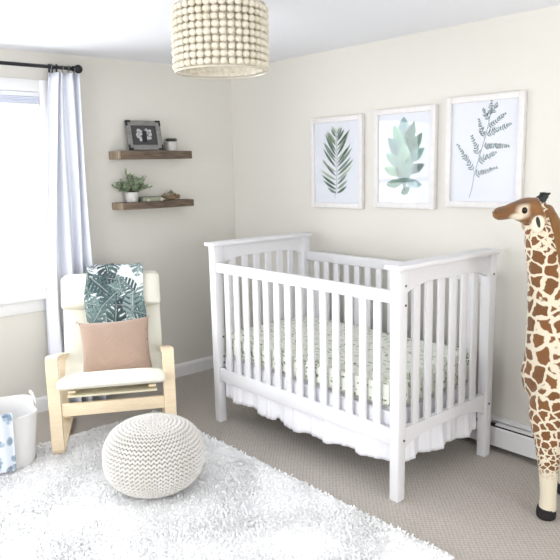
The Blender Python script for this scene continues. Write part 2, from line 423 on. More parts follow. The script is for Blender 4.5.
B().box((.02, .02, -.015), (lx-.02, ly-.02, .004), .004).to('base_board', m_crib, t)
# crib skirt hanging under the mattress
xs0, xs1, ys0, ys1 = BX+.045, BX+CW-.05, BY+.07, BY+CL-.07
# a gathered strip on three sides
def skirt_pt(u, v):
    Lf, Le = ys1-ys0, xs1-xs0; d = u*(2*Le+Lf)
    if d < Le: x, y, nx, ny = xs1-d, ys1, 0, 1
    elif d < Le+Lf: x, y, nx, ny = xs0, ys1-(d-Le), -1, 0
    else: x, y, nx, ny = xs0+(d-Le-Lf), ys0, 0, -1
    a = d*2*PI
    wv = (.011*math.sin(a*4.1) + .007*math.sin(a*9.3+1) + .003*math.sin(a*23))*v**.8
    fl = .0 + .010*v
    hem = .258 + .012*math.sin(a*.9+.6) + .005*math.sin(a*4.1+.8)
    if Le < d < Le+Lf and abs(d-Le-.47) < .012: hem -= .012
    z = .398 - hem*v
    o = wv + fl
    return Vector((x+nx*o, y+ny*o, z))
b = B(); b.grid(skirt_pt, 420, 14)
tag(solid(b.to('crib_skirt', m_skirt), .002), 'white gathered fabric skirt hanging beneath the crib rails', 'crib skirt')

# ------------------------------------------------------------------ leaf prints
m_art = vmat('watercolour_leaf', .85, 'col')
GREENS = [(.20, .27, .20), (.28, .34, .27), (.44, .50, .38), (.12, .18, .14), (.22, .27, .26), (.50, .55, .44)]
class Art:
    def __init__(s): s.v = []; s.f = []; s.c = []
    def leaf(s, p, ang, ln, wd, col, bend=0, n=7):
        i0 = len(s.v); L_, R_ = [], []
        for k in range(n+1):
            u = k/n; wv = wd*.5*math.sin(PI*min(u*1.02, 1))**.8; a = ang+bend*u
            x = p[0]+math.cos(ang+bend*u*.5)*ln*u; z = p[1]+math.sin(ang+bend*u*.5)*ln*u
            L_.append((x-math.sin(a)*wv, z+math.cos(a)*wv)); R_.append((x+math.sin(a)*wv, z-math.cos(a)*wv))
        y = -.0002*(len(s.f) % 7)
        for k in range(n+1):
            sh = .85+.45*k/n
            for q, tone in ((L_[k], 1.0), (((L_[k][0]+R_[k][0])/2, (L_[k][1]+R_[k][1])/2), .75), (R_[k], 1.18)):
                s.v.append((q[0], y, q[1])); s.c.append([min(1, c*sh*tone) for c in col])
        for k in range(n):
            a = i0+3*k
            s.f += [(a, a+1, a+4, a+3), (a+1, a+2, a+5, a+4)]
    def stem(s, pts, wd, col):
        i0 = len(s.v)
        for k, p in enumerate(pts):
            q = pts[min(k+1, len(pts)-1)]; r = pts[max(k-1, 0)]; d = Vector((q[0]-r[0], q[1]-r[1])).normalized()
            for sg in (1, -1): s.v.append((p[0]-d.y*wd*sg/2, -.0001, p[1]+d.x*wd*sg/2)); s.c.append(col)
        for k in range(len(pts)-1): a = i0+2*k; s.f.append((a, a+1, a+3, a+2))
    def to(s, name, parent, y):
        me = bpy.data.meshes.new(name); me.from_pydata(s.v, [], s.f); me.materials.append(m_art); set_col(me, np.array(s.c))
        o = bpy.data.objects.new(name, me); C.objects.link(o); o.parent = parent; o.location = (0, y, 0); return o
def frame(label, yc, zc, wd, ht, art):
    t = thing('framed_print', label, 'framed print', (0, yc, zc), -PI/2, 'botanical prints above the crib')
    W, H, fwd, D = wd/2, ht/2, .030, .028
    b = B(); D0 = -D-.001
    b.box((-W, D0, -H), (-W+fwd, -.001, H), .002); b.box((W-fwd, D0, -H), (W, -.001, H), .002)
    b.box((-W+fwd, D0, -H), (W-fwd, -.001, -H+fwd), .002); b.box((-W+fwd, D0, H-fwd), (W-fwd, -.001, H), .002)
    b.to('frame', m_frame, t)
    B().box((-W+fwd-.004, -.014, -H+fwd-.004), (W-fwd+.004, -.006, H-fwd+.004)).to('paper', m_print, t, smooth=False)
    A = Art(); art(A, wd-2*fwd, ht-2*fwd); A.to('leaf_painting', t, -.0148)
    B().box((-W+fwd-.003, -.0205, -H+fwd-.003), (W-fwd+.003, -.019, H-fwd+.003)).to('glass', m_glass, t, smooth=False)
    return t
R_ = random.Random(3)
def artA(A, w_, h_):
    A.stem([(-.02, -h_*.45), (-.003, -h_*.30), (.004, 0), (.0, h_*.35), (-.005, h_*.42)], .003, (.25, .32, .22))
    n = 15
    for i in range(n):
        u = i/(n-1); z = -h_*.38 + u*h_*.74; ln = (.045+.125*math.sin(PI*(u*.75+.15))**1.2)
        if u > .85: ln *= .75
        for sg in (-1, 1):
            a = math.radians(22+26*u+R_.uniform(-10, 10)); a = a if sg > 0 else PI-a
            A.leaf((.003*sg, z+R_.uniform(-.006, .006)), a, ln*R_.uniform(.8, 1.15), .0185, R_.choice(GREENS), bend=.25*sg)
def artB(A, w_, h_):
    g = lambda: tuple(c*R_.uniform(.95, 1.25) for c in R_.choice([(.07, .14, .12), (.15, .24, .21), (.24, .35, .31)]))
    A.stem([(.0, -h_*.46), (.004, -h_*.2), (.0, h_*.3)], .004, (.3, .38, .32))
    A.leaf((0, -.33*h_), PI/2, .56*h_, .13, (.20, .30, .27), n=12)
    for (z, a, ln, wd) in ((-.30, -70, .05, .07), (-.25, 198, .13, .05), (-.25, -18, .12, .05), (-.17, 175, .15, .06), (-.15, 8, .14, .055), (-.08, 160, .155, .065), (-.05, 22, .155, .06),
                           (0, 142, .165, .07), (.02, 38, .17, .065), (.08, 125, .165, .065), (.10, 58, .16, .065), (.10, 92, .175, .10), (-.02, 90, .17, .09), (-.16, 90, .16, .09)):
        A.leaf((.008*math.cos(math.radians(a)), z*h_+.008*math.sin(math.radians(a))), math.radians(a), ln*1.0, wd*1.02, g(), bend=.3*(1 if math.cos(math.radians(a)) > 0.1 else (-1 if math.cos(math.radians(a)) < -.1 else 0)), n=10)
def artC(A, w_, h_):
    q = lambda u, v: ((u-.5)*w_, (v-.5)*h_)
    st = [q(.30, .04), q(.34, .14), q(.37, .27), q(.42, .40), q(.48, .55), q(.54, .70), q(.58, .84), q(.60, .95)]
    dk = (.22, .29, .29); A.stem([(p[0], p[1]) for p in catmull([(a, b_, 0) for a, b_ in st], 6)], .0028, dk)
    br = [((.37, .30), (.10, .58), 9), ((.36, .27), (.70, .34), 8), ((.41, .40), (.68, .49), 7), ((.44, .46), (.32, .66), 6), ((.48, .56), (.86, .55), 9),
          ((.52, .66), (.88, .76), 9), ((.51, .63), (.42, .82), 6), ((.55, .73), (.80, .86), 7), ((.57, .80), (.48, .92), 5), ((.59, .86), (.68, .96), 4), ((.58, .84), (.60, .99), 5)]
    for (a, b_, n) in br:
        a, b_ = q(*a), q(*b_); d = (b_[0]-a[0], b_[1]-a[1]); an = math.atan2(d[1], d[0]); ln = math.hypot(*d)
        A.stem([a, b_], .0018, dk)
        n = int(n*1.35)
        for k in range(1, n+1):
            p = (a[0]+d[0]*k/n, a[1]+d[1]*k/n)
            for sg in (-1, 1):
                c = R_.choice([(.17, .25, .25), (.24, .34, .33), (.12, .17, .18), (.30, .38, .38)])
                A.leaf(p, an+sg*math.radians(R_.uniform(38, 62)), (.027*(1.2-.8*k/n))*R_.uniform(.6, 1.15), .0066, c, n=4)
frame('white framed print of a slender fern frond, nearest the shelves', -1.088, 1.515, .445, .560, artA)
frame('white framed print of a broad split leaf with window glare on its glass', -1.620, 1.530, .435, .560, artB)
frame('white framed print of a branching blue green sprig, nearest the giraffe', -2.128, 1.552, .445, .565, artC)

# ------------------------------------------------------------------ floating shelves and decor
def shelf(label, z0, z1):
    t = thing('floating_shelf', label, 'shelf', (-.73, 0, z0), 0, 'rustic floating shelves')
    B().box((-.262, -.13, 0), (.28, -.001, z1-z0), .004).to('board', m_shelf, t)
    B().box((-.280, -.13, 0), (-.262, -.001, z1-z0), .003).to('end_cap', m_shelfend, t)
    return t
shelf('upper dark weathered wood floating shelf holding the photo frame', 1.565, 1.617)
shelf('lower dark weathered wood floating shelf holding the leafy plant', 1.240, 1.286)
# photo frame (leaning)
t = thing('photo_frame', 'grey wood photo frame with black corner brackets leaning on the upper shelf', 'photo frame', (-.785, -.088, 1.617), math.radians(-7))
lean = Matrix.Rotation(math.radians(-14), 4, 'X')
fr = bpy.data.objects.new('hold', None); bpy.data.objects.remove(fr)
W, H, f_ = .121, .200, .033
def tilt(b): bmesh.ops.transform(b.bm, matrix=lean, verts=b.bm.verts); return b
b = B(); b.box((-W, -.018, .004), (-W+f_, 0, H), .002); b.box((W-f_, -.018, .004), (W, 0, H), .002); b.box((-W+f_, -.018, .004), (W-f_, 0, .004+f_), .002); b.box((-W+f_, -.018, H-f_), (W-f_, 0, H), .002)
tilt(b).to('frame', m_gframe, t)
for sx in (-1, 1):
    for z0, z1, dz in ((.003, .010, 1), (H-.006, H+.001, -1)):
        b = B(); x0 = sx*W
        b.box((min(x0+sx*.001, x0-sx*.034), -.0205, min(z0, z0) if dz > 0 else H-.012), (max(x0+sx*.001, x0-sx*.034), -.015, .016 if dz > 0 else H+.001), .001)
        b.box((min(x0+sx*.001, x0-sx*.012), -.0205, .003 if dz > 0 else H-.036), (max(x0+sx*.001, x0-sx*.012), -.015, .038 if dz > 0 else H+.001), .001)
        tilt(b).to('corner_bracket', m_black, t)
b = B(); b.box((-W+f_-.002, -.010, f_), (W-f_+.002, -.004, H-f_+.002)); tilt(b).to('mat_board', mat('charcoal_mat', (.055, .055, .058), .7), t, smooth=False)
# black and white picture of two pale shapes
b = B(); rr = random.Random(5)
for (cx, sc) in ((-.030, 1), (.028, 1.05)):
    for k in range(9):
        cxx = cx+rr.uniform(-.014, .014)*sc; cz = .102+rr.uniform(-.030, .034)*sc; r = rr.uniform(.009, .015)
        n = 9; b.poly([(cxx+r*math.cos(2*PI*i/n)*(1+.25*math.sin(i*2.3)), -.0108-.0001*k, cz+1.2*r*math.sin(2*PI*i/n)) for i in range(n)])
tilt(b).to('photograph', mat('pale_grey_photo', (.50, .50, .50), .6, var=(70, (.22, .22, .22), .45, .65)), t, smooth=False)
b = B(); b.box((-.02, -.004, .02), (.02, .0, .15)); b.box((-.015, 0, .0), (.015, .004, .12), mx=Matrix.Translation((0, .0, .01)) @ Matrix.Rotation(math.radians(12), 4, 'X'))
tilt(b).to('easel_back', m_black, t, smooth=False)
# succulent in small pot
t = thing('succulent_pot', 'small white pot of dark succulents at the right end of upper shelf', 'potted plant', (-.575, -.066, 1.617))
B().lathe([(.030, 0), (.034, .004), (.036, .058), (.037, .062), (.032, .062), (.031, .055), (.0, .055)][:6], 28, sq=5).to('pot', m_pot, t)
B().lathe([(.031, .05), (.029, .057)], 24, sq=5).to('soil', m_soil, t)
b = B(); rr = random.Random(8)
for (cx, cy) in ((-.018, .0), (.012, .012), (.014, -.014), (-.008, -.018), (-.004, .02), (.03, .0), (-.032, -.006)):
    for k in range(9):
        a = k*2.4; tl = .55+.08*k
        mxm = Matrix.Rotation(a, 4, 'Z') @ Matrix.Rotation(-tl, 4, 'Y')
        b.ell(Vector((cx, cy, .064))+mxm @ Vector((.012, 0, 0)), (.014, .0055, .0035), mxm, sub=1)
b.to('succulents', m_leafd, t)
# leafy plant
t = thing('potted_greenery', 'bushy sage green plant in a white pot on the lower shelf', 'potted plant', (-.895, -.066, 1.286))
B().lathe([(.036, 0), (.041, .006), (.046, .060), (.045, .065), (.040, .065), (.039, .058)], 28).to('pot', m_pot, t)
B().lathe([(.041, .054), (.038, .061)], 24).to('soil', m_soil, t)
b = B(); s_ = B(); rr = random.Random(11)
for k in range(85):
    a = rr.uniform(0, 2*PI); el = rr.uniform(.22, 1.5); ln = rr.uniform(.06, .125) if k > 1 else .150
    if k == 0: a, el = 2.4, 1.35
    if k == 1: a, el = .2, .75
    d = Vector((math.cos(a)*math.cos(el), math.sin(a)*math.cos(el)*.62, math.sin(el)))
    p0 = Vector((d.x*.02, d.y*.02, .066)); pts = [p0 + d*ln*q + Vector((0, 0, -.008*q*q)) for q in (0, .33, .66, 1)]
    if any(p.y > .05 for p in pts): continue
    s_.tube(pts, .0011, 5)
    for i in range(10):
        q = .25+.75*i/9; p = p0+d*ln*q+Vector((0, 0, -.008*q*q))
        dd = (d + Vector((rr.uniform(-1, 1), rr.uniform(-1, 1), rr.uniform(-.6, .9)))*.9).normalized()
        mxm = dd.to_track_quat('X', 'Z').to_matrix().to_4x4() @ Matrix.Rotation(rr.uniform(0, 3), 4, 'X')
        c = p+dd*.010
        if c.y < .055: b.ell(c, (.0105, .0072, .0012), mxm, sub=1)
b.to('foliage', m_leaf, t); s_.to('stems', m_stem, t)
# book, pebbles, dried cluster
t = thing('small_book', 'small grey green book lying flat beside the plant pot', 'book', (-.765, -.075, 1.286))
B().box((-.072, -.033, 0), (.072, .035, .004), .001).to('cover', mat('sage_cover', (.20, .23, .16), .7), t)
B().box((-.069, -.031, .004), (.070, .033, .026)).to('pages', mat('old_pages', (.36, .37, .28), .8), t, smooth=False)
b = B(); b.box((-.072, -.033, .026), (.072, .035, .030), .001); b.box((-.074, -.033, 0), (-.070, .035, .030), .001); b.to('cover', bpy.data.materials['sage_cover'], t)
tag(B().ell((0, 0, 0), (.013, .009, .0105), sub=3).to('pebble', mat('cream_pebble', (.55, .50, .40), .5), loc=(-.835+.035, -.118, 1.2965)), 'cream pebble nearest the plant pot in front of the green book', 'pebble', 'pebbles on the lower shelf')
tag(B().ell((0, 0, 0), (.014, .009, .0115), sub=3).to('pebble', bpy.data.materials['cream_pebble'], loc=(-.700, -.118, 1.2975)), 'cream pebble beside the dried brown flower cluster on the lower shelf', 'pebble', 'pebbles on the lower shelf')
t = thing('dried_arrangement', 'brown dried flowers and pods heaped at the right end of lower shelf', 'dried flowers', (-.600, -.070, 1.286))
b = B(); g_ = B(); rr = random.Random(21)
for k in range(34):
    cx, cy, cz = rr.uniform(-.060, .065), rr.uniform(-.035, .035), rr.uniform(.008, .034)
    cz *= 1.75-abs(cx)/.06
    for j in range(4):
        mxm = Matrix.Rotation(rr.uniform(0, 6.28), 4, 'Z') @ Matrix.Rotation(-rr.uniform(.1, 1.2), 4, 'Y')
        dst = b if rr.random() < .72 else g_
        c = Vector((cx, cy, max(cz, .009)))+mxm @ Vector((.008, 0, 0)); 
        dst.ell(c, (.013, .005, .0022), mxm, sub=1)
b.ell((.0, 0, .018), (.045, .025, .018), sub=2)
b.to('dried_petals', mat('dried_brown', (.22, .14, .08), .8, var=(50, (.34, .24, .15), .4, .6)), t); g_.to('grey_leaves', m_leaf, t)

# ------------------------------------------------------------------ pendant lamp of beads
PX, PY, PZ = -1.412, -1.80, 1.882
t = thing('pendant_lamp', 'round cream wood bead pendant lamp hanging from the ceiling', 'lamp', (PX, PY, PZ))
R = .181; br = .0160; rows = 9; cols = 38
b = B(); proto = bmesh.new(); bmesh.ops.create_icosphere(proto, subdivisions=2, radius=1); pv = np.array([v.co[:] for v in proto.verts]); pf = [[v.index for v in f.verts] for f in proto.faces]; proto.free()
V = []; Fc = []
for r_ in range(rows):
    for c_ in range(cols):
        a = 2*PI*(c_+.06*math.sin(r_*3+c_))/cols; rr_ = br*(.93+.1*random.random())
        c = np.array([math.cos(a)*R, math.sin(a)*R, .017+r_*.0268])
        Fc += [[i+len(V)*len(pv) for i in f] for f in pf]; V.append(pv*rr_*np.array([1, 1, .88])+c)
V = np.vstack(V); me = bpy.data.meshes.new('bead_strands'); me.from_pydata(V.tolist(), [], Fc); me.materials.append(m_bead)
me.polygons.foreach_set('use_smooth', [True]*len(me.polygons))
o = bpy.data.objects.new('bead_strands', me); C.objects.link(o); o.parent = t; o['kind'] = 'stuff'
ring = lambda rad, z, rr_: [(math.cos(2*PI*k/48)*rad, math.sin(2*PI*k/48)*rad, z) for k in range(49)]
m_ringm = mat('pale_ring_metal', (.62, .58, .48), .4, .3)
B().tube(ring(R+.004, -.002, 0), .004, 8, cap=False).to('bottom_ring', m_ringm, t)
B().tube(ring(R, .252, 0), .004, 8, cap=False).to('top_ring', m_ringm, t)
# inner fabric lining with small beads
b = B()
prof = [(R-.020, .004), (R-.020, .25)]
for k in range(64):
    a0, a1 = 2*PI*k/64, 2*PI*(k+1)/64
    b.poly([((R-.013)*math.cos(a0), (R-.013)*math.sin(a0), .004), ((R-.013)*math.cos(a1), (R-.013)*math.sin(a1), .004), ((R-.013)*math.cos(a1), (R-.013)*math.sin(a1), .25), ((R-.013)*math.cos(a0), (R-.013)*math.sin(a0), .25)])
bmesh.ops.remove_doubles(b.bm, verts=b.bm.verts, dist=1e-5)
solid(b.to('lining', mat('cream_lining', (.78, .72, .60), .8, bump=(45, .8, .01), var=(60, (.66, .60, .48), .4, .6)), t), .003)
b = B(); 
for k in range(3):
    a = 2*PI*k/3+.4; b.tube([(0, 0, .245), (math.cos(a)*R, math.sin(a)*R, .252)], .003, 6)
b.tube([(0, 0, .12), (0, 0, ZC-PZ-.02)], .009, 10); b.to('spider_stem', m_ringm, t)
B().lathe([(.055, ZC-PZ-.022), (.06, ZC-PZ-.004), (.06, ZC-PZ)], 32).to('ceiling_canopy', m_trim, t)
B().lathe([(.012, .125), (.016, .11), (.030, .085), (.034, .065), (.028, .045), (.012, .034), (.004, .032)], 24).to('bulb', mat('frosted_bulb', (.9, .89, .86), .3), t)

# ------------------------------------------------------------------ shag rug
RX0, RX1, RY0, RY1 = -3.15, -1.075, -2.72, -.57
t = thing('shag_rug', 'large fluffy white shag rug under the pouf and armchair', 'rug', (0, 0, 0))
def hn(x, y): return .5*math.sin(x*9+1.7*math.sin(y*5))+.5*math.sin(y*11+1.3*math.sin(x*7))
def rugbase(u, v):
    x = RX0+(RX1-RX0)*u; y = RY0+(RY1-RY0)*v
    return Vector((x+.006*math.sin(y*23), y+.006*math.sin(x*19), .012+.003*hn(x, y)))
b = B(); b.grid(rugbase, 80, 80); ro = b.to('backing', m_rug, t); solid(ro, .010, -1)
n = 90000
px = np.random.uniform(RX0, RX1, n); py = np.random.uniform(RY0, RY1, n)
cx_, cy_ = RX1-.05, RY0+.05
keep = ~((px > cx_) & (py < cy_) & ((px-cx_)**2+(py-cy_)**2 > .05**2)); px, py = px[keep], py[keep]; n = len(px)
an = np.random.uniform(0, 2*np.pi, n) + .0; clump = np.sin(px*13+2*np.sin(py*9))+np.sin(py*15+2*np.sin(px*8)); an = an*.8+clump*.8
ln = np.random.uniform(.009, .02, n); ht = np.random.uniform(.013, .022, n)*(1+.07*clump); wd = np.random.uniform(.0022, .0045, n)
dx, dy = np.cos(an)*ln, np.sin(an)*ln; nx_, ny_ = -np.sin(an)*wd, np.cos(an)*wd
z0 = np.full(n, .010)
lv = []
for (s1, hz, wk) in ((0, 0, 1), (.35, .75, 1.1), (.8, 1.0, .8), (1.15, .9, .25)):
    for sg in (-1, 1): lv.append(np.stack([px+dx*s1+sg*nx_*wk, py+dy*s1+sg*ny_*wk, z0+ht*hz], 1))
V = np.stack(lv, 1).reshape(-1, 3)
base = (np.arange(n)*8)[:, None]; Fq = np.concatenate([base+np.array([[0, 1, 3, 2]]), base+np.array([[2, 3, 5, 4]]), base+np.array([[4, 5, 7, 6]])], 1).reshape(-1, 4)
me = bpy.data.meshes.new('pile'); me.vertices.add(len(V)); me.vertices.foreach_set('co', V.ravel().astype(np.float32))
me.loops.add(Fq.size); me.loops.foreach_set('vertex_index', Fq.ravel().astype(np.int32)); me.polygons.add(len(Fq))
me.polygons.foreach_set('loop_start', np.arange(0, Fq.size, 4, dtype=np.int32)); me.polygons.foreach_set('use_smooth', [True]*len(Fq)); me.update(calc_edges=True); me.validate()
me.materials.append(m_rug); o = bpy.data.objects.new('pile', me); C.objects.link(o); o.parent = t; o['kind'] = 'stuff'

# ------------------------------------------------------------------ knitted pouf
t = thing('knitted_pouf', 'round cream chunky knitted pouf on the white rug', 'pouf', (-1.61, -1.44, .024))
PR, PH = .230, .163
def pp(a, f_):     # a azimuth, f_ polar 0 top..PI bottom
    r = PR*math.sin(f_)**.68 if 0 < f_ < PI else 0; z = PH+PH*(abs(math.cos(f_))**.92)*(1 if f_ < PI/2 else -1)
    r = min(r, PR)
    return Vector((r*math.cos(a), r*math.sin(a), z))
b = B(); b.lathe([(max(.97*pp(0, PI*k/24).x, .002), PH+(pp(0, PI*k/24).z-PH)*.97) for k in range(24, -1, -1)], 48)
b.to('filling', mat('pouf_core_gap_shade', (.30, .28, .25), .95), t)  # core coloured dark so the gaps between stitches read as shade
cap = bmesh.new(); bmesh.ops.create_icosphere(cap, subdivisions=1, radius=1); cv = np.array([v.co[:] for v in cap.verts]); cf = [[v.index for v in f.verts] for f in cap.faces]; cap.free()
V = []; Fc = []; nc = 60; nr = 33
# equal arc-length rows
fs = [PI*k/400 for k in range(401)]; arc = [0]
for k in range(400): arc.append(arc[-1]+(pp(0, fs[k+1])-pp(0, fs[k])).length)
def at_arc(s): return float(np.interp(s, arc, fs))
for r_ in range(nr):
    s = arc[-1]*(r_+.5)/nr; f_ = at_arc(s); rad = pp(0, f_).x; k = max(.0, rad/PR)
    ncol = nc if k > .62 else (nc//2 if k > .3 else nc//4)
    hgt = arc[-1]/nr
    for c_ in range(ncol):
        a = 2*PI*(c_+.5*(r_ % 2)*0)/ncol; wcol = 2*PI*rad/ncol
        for sg in (-1, 1):
            aa = a+sg*.25*2*PI/ncol; p = pp(aa, f_); e1 = (pp(aa+.01, f_)-pp(aa-.01, f_)).normalized(); e2 = (pp(aa, f_+.02)-pp(aa, f_-.02)).normalized(); nn = e1.cross(e2)
            if nn.dot(p-Vector((0, 0, PH))) < 0: nn = -nn
            d = (e2*1.0+e1*sg*.55).normalized(); q = nn.cross(d)
            Mx = np.array([d*hgt*.72, q*min(wcol*.25, .0068), nn*.0058])
            Fc += [[i+len(V)*len(cv) for i in f] for f in cf]; V.append(cv @ Mx + np.array(p[:]))
V = np.vstack(V); me = bpy.data.meshes.new('knit_cover'); me.from_pydata(V.tolist(), [], Fc); me.materials.append(m_pouf); me.polygons.foreach_set('use_smooth', [True]*len(me.polygons))
o = bpy.data.objects.new('knit_cover', me); C.objects.link(o); o.parent = t

# ------------------------------------------------------------------ leaf-printed cloth colours
def leaf_colours(U, Vv, fronds, bg):
    col = np.tile(np.array(bg, dtype=float), (len(U), 1))
    for (cx, cy, ang, ln, wd, n, c1, c2) in fronds:
        dx_, dy_ = U-cx, Vv-cy; s = (dx_*math.cos(ang)+dy_*math.sin(ang))/ln; tt = (-dx_*math.sin(ang)+dy_*math.cos(ang))/wd
        s2 = np.clip(s, 0, 1); env = np.sin(np.pi*s2**.8)**.6
        ph = (s2*n-np.abs(tt)*1.1) % 1
        inside = (s > 0) & (s < 1) & (np.abs(tt) < env) & ((ph > .36) | (np.abs(tt) < .18*env))
        k = (ph[:, None]*.7+.3*(tt[:, None] > 0)); c = np.array(c1)*(1-k)+np.array(c2)*k
        col = np.where(inside[:, None], c, col)
        rib = (s > 0) & (s < 1) & (np.abs(tt) < .045)
        col = np.where(rib[:, None], np.array(c2)*.55+.3, col)
    return col
m_cloth = vmat('leaf_print_muslin', .9, 'col', bump=(300, .2, .001))

# ------------------------------------------------------------------ armchair
t = thing('armchair', 'light birch bentwood armchair with cream cushion beside the curtain', 'armchair', (-1.546, -.932, .012), math.radians(-28.9))
chair = t
HWD = .326; AW = .062
def side(sx):
    xs = sx*(HWD-AW/2)
    path = catmull([(0, .50, .425), (0, .38, .450), (0, .22, .490), (0, .06, .527), (0, .020, .530), (0, .003, .512), (0, .001, .42), (0, .008, .22), (0, .012, .085), (0, .022, .035), (0, .055, .016), (0, .14, .0125), (0, .35, .0125), (0, .62, .0125)], 6)
    b = B(); n = len(path); rings = []; th = .024
    for i, p in enumerate(path):
        d = (path[min(i+1, n-1)]-path[max(i-1, 0)]).normalized(); nn = Vector((0, -d.z, d.y))
        rings.append([b.bm.verts.new(p+Vector((xs+a*AW/2, 0, 0))+nn*c*th/2) for a, c in ((-1, -.8), (-.96, -1), (.96, -1), (1, -.8), (1, .8), (.96, 1), (-.96, 1), (-1, .8))])
    for i in range(n-1):
        for k in range(8): b.bm.faces.new([rings[i][k], rings[i][(k+1) % 8], rings[i+1][(k+1) % 8], rings[i+1][k]])
    b.bm.faces.new(rings[0][::-1]); b.bm.faces.new(rings[-1])
    # rear upright joining the arm to the runner
    b.to('arm_frame', m_birch, t)
    b = B(); b.sweep([(.50, .030), (.47, .12), (.455, .24), (.465, .34), (.475, .42)], AW*.7, .022, e=5, x0=xs); b.to('rear_support', m_birch, t)
for sx in (-1, 1): side(sx)
B().box((-HWD+AW, .004, .222), (HWD-AW, .028, .290), .005).to('front_crossbar', m_birch, t)
# bent seat/back rails
rp = [(-.03, .365), (.05, .340), (.20, .298), (.36, .268), (.46, .285), (.52, .36), (.58, .48), (.66, .65), (.74, .81)]
for sx in (-1, 1):
    b = B(); b.sweep([(p.y, p.z) for p in catmull([(0, a, c) for a, c in rp], 5)], .040, .018, e=5, x0=sx*.205); b.to('seat_rail', m_birch, t)
b = B(); 
for (yy, zz, rt_) in ((.02, .338, 0), (.16, .298, 0), (.30, .272, 0)):
    b.box((-.23, yy-.03, zz-.012), (.23, yy+.03, zz), .004)
b.to('seat_slats', mat('cream_webbing', (.74, .68, .50), .8), t)
# cushion
cpath = catmull([(0, a, c) for a, c in [(-.062, .390), (-.045, .416), (.02, .412), (.14, .380), (.30, .342), (.42, .342), (.475, .39), (.525, .51), (.585, .63), (.65, .75), (.70, .84), (.712, .861)]], 6)
b = B(); b.sweep([(p.y, p.z) for p in cpath], .548, .066, e=3.2, taper=lambda q: 1.0 if q < .4 else 1+.03*math.sin((q-.4)*5))
co = b.to('cushion', m_cream, t)
b = B(); b.sweep([(p.y, p.z) for p in catmull([(0, a, c) for a, c in [(.542, .690), (.568, .722), (.60, .78), (.632, .84), (.640, .856)]], 5)], .575, .085, e=2.8)
b.to('head_cushion', m_cream, t)
b = B(); b.tube([(-.268, -.085, .405), (.268, -.085, .405)], .0025, 6); b.bm.free(); b.bm = bmesh.new()
# blanket over the head cushion (front drape and back drape)
fp = catmull([(0, a, c) for a, c in [(.488, .560), (.500, .63), (.508, .685), (.528, .735), (.566, .81), (.588, .86), (.610, .893), (.660, .908), (.712, .895), (.758, .86), (.765, .80), (.775, .67)]], 8)
NU, NV = 130, len(fp)-1
tot = [0]
for i in range(NV): tot.append(tot[-1]+(fp[i+1]-fp[i]).length)
pathd = lambda s: fp[0].lerp(fp[0], 0) if s <= 0 else None
def onpath(s):
    i = min(int(np.searchsorted(tot, s, side='right'))-1, NV-1); i = max(i, 0); k = (s-tot[i])/(tot[i+1]-tot[i]); p = fp[i].lerp(fp[i+1], min(max(k, 0), 1)); d = (fp[i+1]-fp[i]).normalized(); return p, Vector((0, -d.z, d.y))
NV2 = 220
uv = []
b = B()
def bl_(u, v):
    s = v*tot[-1]; p, nn = onpath(s); wdt = .335+.01*math.sin(v*9)
    x = .024+(u-.5)*wdt + .006*math.sin(v*14+1)
    off = .003*math.sin(u*25+v*5)+.003*math.sin(v*30+u*7) + .013
    uv.append((u*wdt, s)); q = p+nn*off; q.x = x
    return q
b.grid(bl_, NU, NV2); 
bmesh.ops.recalc_face_normals(b.bm, faces=b.bm.faces[:])
bk = b.to('baby_blanket', m_cloth, normals=False); uv = np.array(uv)
rr = random.Random(4); fr_ = []
for k in range(52):
    c1 = rr.choice([(.03, .06, .062), (.05, .09, .09), (.09, .14, .135), (.018, .03, .034), (.13, .18, .175)]); c2 = tuple(min(1, c*1.7+.05) for c in c1)
    fr_.append((rr.uniform(-.05, .36), rr.uniform(-.05, tot[-1]), rr.uniform(0, 6.28), rr.uniform(.13, .21), rr.uniform(.040, .062), rr.choice([5, 6]), c1, c2))
set_col(bk.data, leaf_colours(uv[:, 0], uv[:, 1], fr_, (.74, .78, .79)))
bk.location = chair.location; bk.rotation_euler = chair.rotation_euler
tag(solid(bk, .003), 'green and white leaf print blanket draped over the armchair headrest', 'blanket')
# throw pillow
m_tan = mat('tan_suede', (.43, .305, .235), .85, sheen=.4); nt = m_tan.node_tree; L = nt.links.new
tc = nt.nodes.new('ShaderNodeTexCoord'); sp = nt.nodes.new('ShaderNodeSeparateXYZ'); L(tc.outputs['Object'], sp.inputs[0])
def mth(op, a, b_=None):
    n = nt.nodes.new('ShaderNodeMath'); n.operation = op
    for i, x in enumerate((a, b_)):
        if x is None: continue
        if isinstance(x, (int, float)): n.inputs[i].default_value = x
        else: L(x, n.inputs[i])
    return n.outputs[0]
zig = mth('PINGPONG', mth('ADD', sp.outputs[0], 1.0), .055)
hh = mth('PINGPONG', mth('MULTIPLY', mth('ADD', mth('ADD', sp.outputs[2], mth('MULTIPLY', zig, .9)), 1.0), 1.0), .009)
bp = nt.nodes.new('ShaderNodeBump'); bp.inputs['Strength'].default_value = .45; bp.inputs['Distance'].default_value = .5; L(hh, bp.inputs['Height']); L(bp.outputs[0], nt.nodes['Principled BSDF'].inputs['Normal'])
b = B(); PW, PHt = .195, .166
def pil(sg):
    def f(u, v):
        x, z = (u*2-1), (v*2-1)
        k = (1-x**2)*(1-z**2); pin = 1-.07*(1-x*x)*(abs(z)**3) ; pin2 = 1-.07*(1-z*z)*(abs(x)**3)
        th = .062*max(k, 0)**.42
        return Vector((x*PW*pin2, sg*th, z*PHt*pin))
    return f
for sg in (-1, 1): b.grid(pil(sg), 36, 30)
bmesh.ops.remove_doubles(b.bm, verts=b.bm.verts, dist=1e-4)
pm = chair.matrix_basis if False else Matrix.Translation(chair.location) @ Matrix.Rotation(math.radians(-28.9), 4, 'Z')
pl = thing('throw_pillow', 'tan chevron-stitched throw pillow leaning on the armchair back', 'pillow')
b.to('pillow_cover', m_tan, pl)
